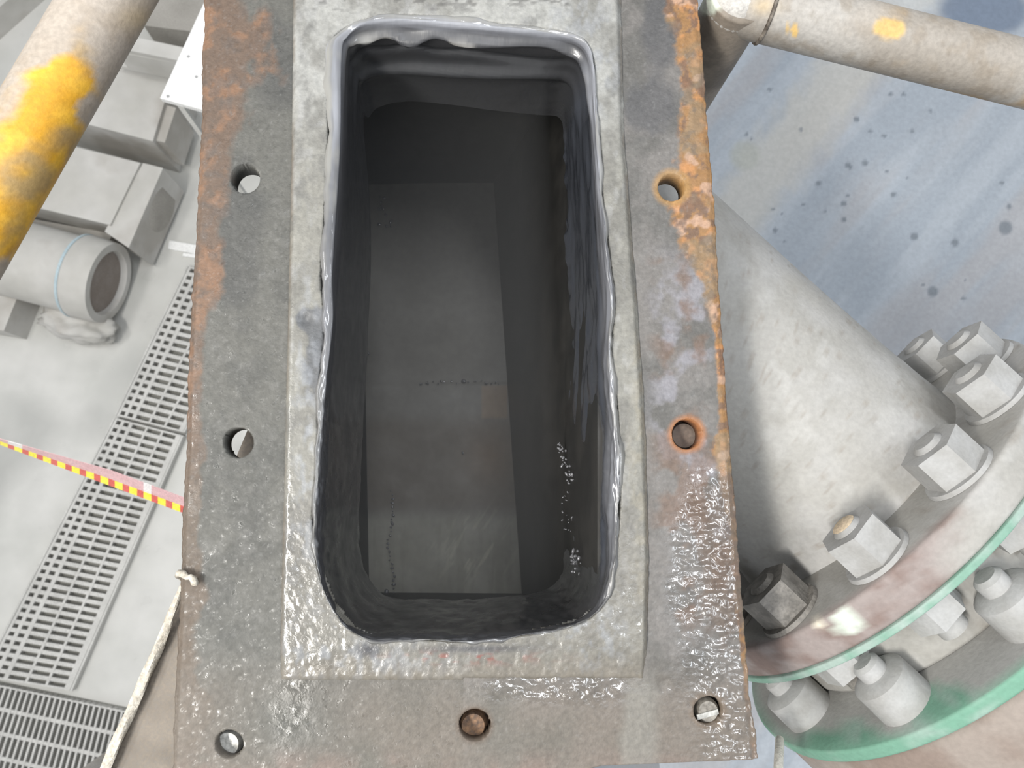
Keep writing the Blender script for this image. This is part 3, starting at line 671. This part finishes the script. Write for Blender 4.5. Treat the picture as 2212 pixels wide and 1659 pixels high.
def bodycol(V, rad, tp):
    n = fbm(V, 30, 5, 663); c = mixc(np.broadcast_to(lin(142, 132, 124), V.shape), lin(128, 114, 105), sm(.45, .62, n)); return mixc(c, lin(166, 164, 162), sm(.55, .68, fbm(V, 12, 4, 665))*.6)
disc('casing_body', .1062, .20, .203, pump, bodycol, bev=.01)
for i, a in enumerate([math.radians(90-24+36*k) for k in range(10)]):
    ctr = C0+.172*(math.cos(a)*NR+math.sin(a)*ZU)
    bm = bmesh.new(); lathe(bm, ctr+AX*.064, AX, [(0, .016), (.004, .022), (.03, .0225)], 32)
    lb = bmobj('boss', bm, NUTM, pump, True)
    bm = bmesh.new(); lathe(bm, ctr+AX*.052, AX, [(0, .008), (.003, .011), (.012, .011)], 24); bmobj('stud', bm, NUTM, lb, True)
bm = bmesh.new(); fc = Vector(C0+AX*.15); boxf(bm, fc+Vector((-.06, -.06, -.562)), (.12, 0, 0), (0, .12, 0), (0, 0, .40)); bmobj('foot', bm, NUTM, pump)

# small pale strip by the plate's lower right corner
bm = bmesh.new(); p0 = P3(1684, 1598, PD+.14); tubepath(bm, [p0, P3(1682, 1640, PD+.10), P3(1680, 1700, PD+.08)], .0035, 10)
o = bmobj('cable_tie', bm, mat('pale_plastic', lin(214, 210, 198), lin(226, 222, 212), 60, (.5, .7), 0, 0), None, True); tag(o, 'short pale plastic strip below the lower right corner of the flange', 'strip')

# ================================================================ FLOOR AND WHAT STANDS ON IT
FLM = mat('pale_dusty_floor', lin(196, 196, 191), lin(210, 209, 205), 3.5, (.25, .45), 0, .06, 60, .002, fine=.04, fscale=12, c3=lin(180, 180, 176), s3=1.5)
bm = bmesh.new(); boxf(bm, (-4, -4, -.05), (8, 0, 0), (0, 8, 0), (0, 0, .05)); fo = bmobj('floor', bm, FLM); tag(fo, kind='structure')
CHN = mat('drain_channel_grey', lin(124, 123, 116), lin(146, 145, 138), 9, (.5, .7), 0, .1, 60)
GRT = mat('galvanised_grating', lin(186, 185, 181), lin(200, 199, 195), 20, (.45, .65), .1, .1, 120)
def grating(name, quad, bars_u, nrow, rowfrac, label, skip=None, zt=.030):
    """quad: photo corners TL,TR,BR,BL on the floor; bars_u: (from,to) fractions of long bars; nrow cross bars"""
    g = thing(name, W(*np.mean(np.array(quad), 0), CAMZ), label, 'grating', 'drain gratings')
    q3 = [Vector(W(a_, b_, CAMZ-zt)) for a_, b_ in quad]
    at = lambda u, v: (q3[0]*(1-u)+q3[1]*u)*(1-v)+(q3[3]*(1-u)+q3[2]*u)*v
    def bar(bm, u0, u1, v0, v1, h, dz=0):
        t = [at(u0, v0), at(u1, v0), at(u1, v1), at(u0, v1)]; dv = Vector((0, 0, dz)); a = [bm.verts.new(p+dv) for p in t]; b_ = [bm.verts.new(p+dv-Vector((0, 0, h))) for p in t]
        bm.faces.new(a); bm.faces.new(b_[::-1])
        for i in range(4): bm.faces.new((a[i], b_[i], b_[(i+1) % 4], a[(i+1) % 4]))
    bm = bmesh.new()
    for u0, u1 in bars_u: bar(bm, u0, u1, 0, 1, .026)
    bmobj('bearing_bars', bm, GRT, g)
    bm = bmesh.new(); p = 1/nrow
    for i in range(nrow+1): bar(bm, .0, 1, max(0, i*p-rowfrac*p/2), min(1, i*p+rowfrac*p/2), .022, -.0012)
    bmobj('cross_bars', bm, GRT, g)
    bm = bmesh.new(); bar(bm, -.01, 1.01, -.005, 1.005, .0015, -zt+.003); bmobj('channel_bed', bm, CHN, g)
    for e in ((-.03, -.005, 0, 1), (1.005, 1.03, 0, 1)):
        bm = bmesh.new(); bar(bm, *e, .027, .0008); bmobj('edge_angle', bm, GRT, g)
    return g
bu = [(0, .035), (.10, .145), (.22, .27), (.47, .50), (.705, .735), (.93, 1.0)]
grating('drain_grating', [(408, 575), (572, 612), (394, 934), (252, 898)], bu, 21, .5, 'pale floor grating strip disappearing behind the rusty flange edge')
grating('drain_grating', [(250, 903), (392, 940), (150, 1492), (-36, 1462)], bu, 34, .5, 'long pale floor grating strip slanting down the left side')
grating('drain_grating', [(-60, 1468), (300, 1542), (230, 1860), (-170, 1760)], [(k/30-.006, k/30+.006) for k in range(31)], 6, .16, 'floor grating with crosswise slots in the lower left corner')

# barrier tape
TY = mat('tape_yellow', lin(240, 226, 60), lin(246, 234, 90), 40, (.3, .5), 0, 0); TR = mat('tape_red', lin(206, 92, 82), lin(214, 104, 92), 40, (.3, .5), 0, 0); TPK = mat('tape_pink', lin(214, 170, 172), lin(222, 184, 186), 40, (.3, .5), 0, 0); TWH = mat('tape_white', lin(232, 228, 226), lin(238, 234, 232), 40, (.3, .5), 0, 0)
xs = []; x = -62.0
while x < 470: xs += [(x, x+17, 0), (x+17, x+31, 1)]; x += 31
bm = bmesh.new(); ly = lambda x: 958+(x/395)*147
for xa, xb, c in xs:
    ta, tb_ = max(0, min(1, (xa+60)/300)), max(0, min(1, (xb+60)/300))
    def rowv(x, t, k):
        off = [0, -6-9*t, -8-26*t][k]; dep = 1.25-[0, .018, .05][k]
        return bm.verts.new(P3(x, ly(x)+off+3, dep))
    A_ = [rowv(xa, ta, k) for k in range(3)]; B_ = [rowv(xb, tb_, k) for k in range(3)]
    f = bm.faces.new((A_[0], B_[0], B_[1], A_[1])); f.material_index = c
    f = bm.faces.new((A_[1], B_[1], B_[2], A_[2])); f.material_index = 2 if random.random() < .7 else 3
bmesh.ops.remove_doubles(bm, verts=bm.verts, dist=1e-5)
bmesh.ops.solidify(bm, geom=bm.faces[:], thickness=.0006)
o = bmobj('barrier_tape', bm, TY); 
for m in (TR, TPK, TWH): o.data.materials.append(m)
tag(o, 'taut red and yellow barrier tape stretched over the floor grating', 'tape')

# dusty machines, upper left. u: along the motors, v: across
MACH = mat('dusty_machine_grey', lin(186, 184, 178), lin(202, 200, 196), 6, (.7, .9), 0, .15, 40, .004, fine=.05, fscale=20, c3=lin(176, 172, 165), s3=3)
MACD = mat('grime_grey', lin(150, 146, 139), lin(170, 166, 159), 8, (.7, .9), 0, .2, 40)
def bx(name, corners, ztop, zbot, m, parent=None, bevel=.01, seg=2):
    """box whose top outline is seen at photo corners, at height ztop"""
    bm = bmesh.new(); T_ = [W(a_, b_, CAMZ-ztop) for a_, b_ in corners]
    prism(bm, T_, zbot, ztop); return bmobj(name, bm, m, parent, bevel=bevel, seg=seg)
mo1 = thing('gearbox', W(240, 220, CAMZ), 'pale dusty block machine beside the yellow rail, farther one', 'machine')
bx('housing', [(110, 95), (372, 165), (330, 305), (60, 235)], .24, .0, MACH, mo1, .012)
bx('side_cover', [(352, 225), (380, 233), (356, 308), (334, 303)], .22, .05, MACH, mo1, .006)
mo2 = thing('electric_motor', W(220, 410, CAMZ), 'pale dusty block motor beside the yellow rail, between gearbox and short pipe', 'machine')
bx('housing', [(60, 292), (303, 352), (238, 486), (-20, 425)], .22, .012, MACH, mo2, .012)
bx('end_cover', [(309, 352), (352, 363), (278, 535), (226, 500)], .21, .02, MACH, mo2, .03, 4)
bm = bmesh.new(); lathe(bm, P3(318, 435, CAMZ-.11), P3(400, 456, CAMZ-.11)-P3(318, 435, CAMZ-.11), [(0, .095), (.05, .092), (.06, .07)], 40); bmobj('fan_cap', bm, MACD, mo2, True)
bx('base', [(0, 460), (245, 505), (235, 520), (-20, 470)], .10, 0, MACD, mo2, .004)
# pipe stub
ps = thing('pipe_stub', W(130, 620, CAMZ), 'short fat pipe end with a blue-tinged collar lying on the floor', 'pipe')
c0_, c1_ = P3(40, 560, CAMZ-.155), P3(236, 612, CAMZ-.155); axp = (c1_-c0_).normalized(); Lp = (c1_-c0_).length
bm = bmesh.new(); lathe(bm, c0_-axp*.12, axp, [(0, .125), (Lp+.06, .125)], 64); bmobj('barrel', bm, MACH, ps, True)
bm = bmesh.new(); lathe(bm, c0_+axp*(Lp-.085), axp, [(0, .118), (.0, .134), (.006, .136), (.05, .134), (.085, .13), (.085, .105), (.06, .10), (.06, .001)], 64, caps=False)
bmobj('collar', bm, MACH, ps, True)
bm = bmesh.new(); lathe(bm, c0_+axp*(Lp-.093), axp, [(0, .1295), (.0, .1365), (.008, .1365), (.008, .1295)], 64, caps=False); bmobj('blue_band', bm, mat('pale_blue', lin(170, 190, 198), lin(186, 198, 202), 12, (.6, .8), 0, .1), ps, True)
bm = bmesh.new(); lathe(bm, c0_+axp*(Lp-.022), axp, [(0, .104), (.002, .104)], 64); bmobj('end_face', bm, mat('brown_grey_face', lin(134, 124, 116), lin(146, 137, 130), 14, (.7, .9), 0, .1), ps, True)
bx('cradle', [(90, 690), (190, 700), (195, 640), (100, 625)], .05, 0, MACD, ps, .01)
# block and wrapping at far left
bk = bx('concrete_block', [(-60, 636), (38, 640), (8, 715), (-80, 700)], .13, 0, MACH, None, .012); tag(bk, 'pale broken block at the left edge below the pipe end', 'block')
bm = bmesh.new(); bmesh.ops.create_icosphere(bm, subdivisions=4, radius=1)
cc_ = P3(172, 700, CAMZ-.06)
for v in bm.verts:
    n = fbm(np.array(v.co)[None], 1.6, 4, 701)[0]-.5; n_ = fbm(np.array(v.co)[None], 5, 3, 703)[0]-.5
    v.co *= 1+n*1.1+n_*.35; v.co = Vector((v.co.x*.12, v.co.y*.062, max(v.co.z*.07, -.05)))
    v.co = Matrix.Rotation(-.25, 3, 'Z') @ v.co + cc_
o = bmobj('crumpled_rag', bm, MACH, None, True, angle=180); tag(o, 'crumpled dusty rag on the floor under the pipe end', 'rag')
# white strips on the floor
WHT = mat('clean_white', lin(238, 238, 236), lin(243, 243, 241), 10, (.3, .5), 0, 0)
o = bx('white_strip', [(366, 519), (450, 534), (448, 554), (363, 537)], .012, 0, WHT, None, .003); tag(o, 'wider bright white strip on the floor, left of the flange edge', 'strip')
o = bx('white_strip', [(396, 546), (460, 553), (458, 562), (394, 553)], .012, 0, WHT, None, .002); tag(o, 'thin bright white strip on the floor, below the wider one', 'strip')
# white bench with a folded top
tb = thing('metal_bench', W(430, 170, CAMZ), 'bright white sheet metal bench top with bolt holes beside the flange', 'bench')
bm = bmesh.new(); T_ = [W(a_, b_, CAMZ-1.0) for a_, b_ in [(455, -25), (346, 212), (470, 246), (640, 90), (620, -60)]]; prism(bm, T_, .985, 1.0); bmobj('bench_top', bm, WHT, tb, bevel=.002)
for a_, b_ in ((363, 208), (407, 122), (424, 166)):
    bm = bmesh.new(); lathe(bm, P3(a_, b_, CAMZ-1.0005), (0, 0, 1), [(0, .0035), (.0007, .0035)], 16)
    bmobj('bolt_hole', bm, mat('hole_grey', lin(150, 150, 150), lin(160, 160, 160), 10, (.8, .9), 0, 0), tb)
bm = bmesh.new(); boxf(bm, P3(378, 222, CAMZ-.984), P3(392, 226, CAMZ-.984)-P3(378, 222, CAMZ-.984), P3(380, 214, CAMZ-.984)-P3(378, 222, CAMZ-.984), (0, 0, -.984)); bmobj('leg', bm, mat('bench_leg', lin(206, 205, 200), lin(216, 215, 210), 10, (.5, .7), 0, 0), tb)
bm = bmesh.new(); pq = P3(600, 0, CAMZ-.984); boxf(bm, pq, (.02, 0, 0), (0, .02, 0), (0, 0, -.984)); bmobj('leg', bm, MATS['bench_leg'], tb)
# channel beam behind
be = thing('channel_beam', W(340, 110, CAMZ), 'pale horizontal steel channel beam behind the white bench', 'crossbeam')
bx('top_flange', [(262, 74), (470, 118), (462, 146), (254, 104)], .42, .40, MACH, be, .003)
bx('web', [(250, 106), (462, 148), (462, 152), (250, 112)], .40, .30, MACH, be, .002)
bx('bottom_flange', [(247, 116), (456, 160), (448, 184), (242, 138)], .30, .285, MACH, be, .003)
bx('stand', [(430, 140), (460, 146), (456, 160), (426, 154)], .285, 0, MACD, be, .003)
# far pallet-like blocks top left
o = bx('floor_kerb', [(-120, 120), (85, -60), (60, -110), (-160, 40)], .10, 0, MACH, None, .01); tag(o, 'pale low kerb on the floor in the top left corner', 'kerb')
o = bx('machine_cover', [(290, -60), (520, -20), (470, 75), (310, 55)], .20, 0, MACD, None, .02, 3); tag(o, 'grey machine cover above the pale beam at the top', 'machine')

# ================================================================ LIGHT
w_ = bpy.data.worlds.new('hall'); S.world = w_; w_.use_nodes = True
bg = w_.node_tree.nodes['Background']; bg.inputs[0].default_value = (.93, .96, 1, 1); bg.inputs[1].default_value = .60
def lamp(name, loc, tgt, size, size_y, power, col=(1, 1, 1)):
    ld = bpy.data.lights.new(name, 'AREA'); ld.shape = 'RECTANGLE'; ld.size = size; ld.size_y = size_y; ld.energy = power; ld.color = col
    o = bpy.data.objects.new(name, ld); COL.objects.link(o); o.location = loc
    o.rotation_euler = (Vector(tgt)-Vector(loc)).to_track_quat('-Z', 'Y').to_euler(); return o
lamp('ceiling_or_fill_lamp', (-1.2, -.70, CAMZ+1.5), (0, -.3, 2.1), 1.1, .22, 72, (1, .97, .92))
lamp('ceiling_or_fill_lamp', (.35, .35, CAMZ+2.2), (0.1, .2, 2.1), 1.2, .2, 30, (.93, .96, 1))  # unseen overhead fill, added to light the inside of the chute
lamp('ceiling_or_fill_lamp', (1.6, .2, CAMZ+1.9), (.3, .2, 2.0), 1.8, .2, 20, (.88, .94, 1))
lamp('ceiling_or_fill_lamp', (-1.8, .45, CAMZ+1.6), (-.4, .35, 0), 1.2, .3, 34, (1, .98, .95))
S.view_settings.view_transform = 'Standard'; S.view_settings.look = 'None'; S.view_settings.gamma = 1; S.view_settings.exposure = -0.05
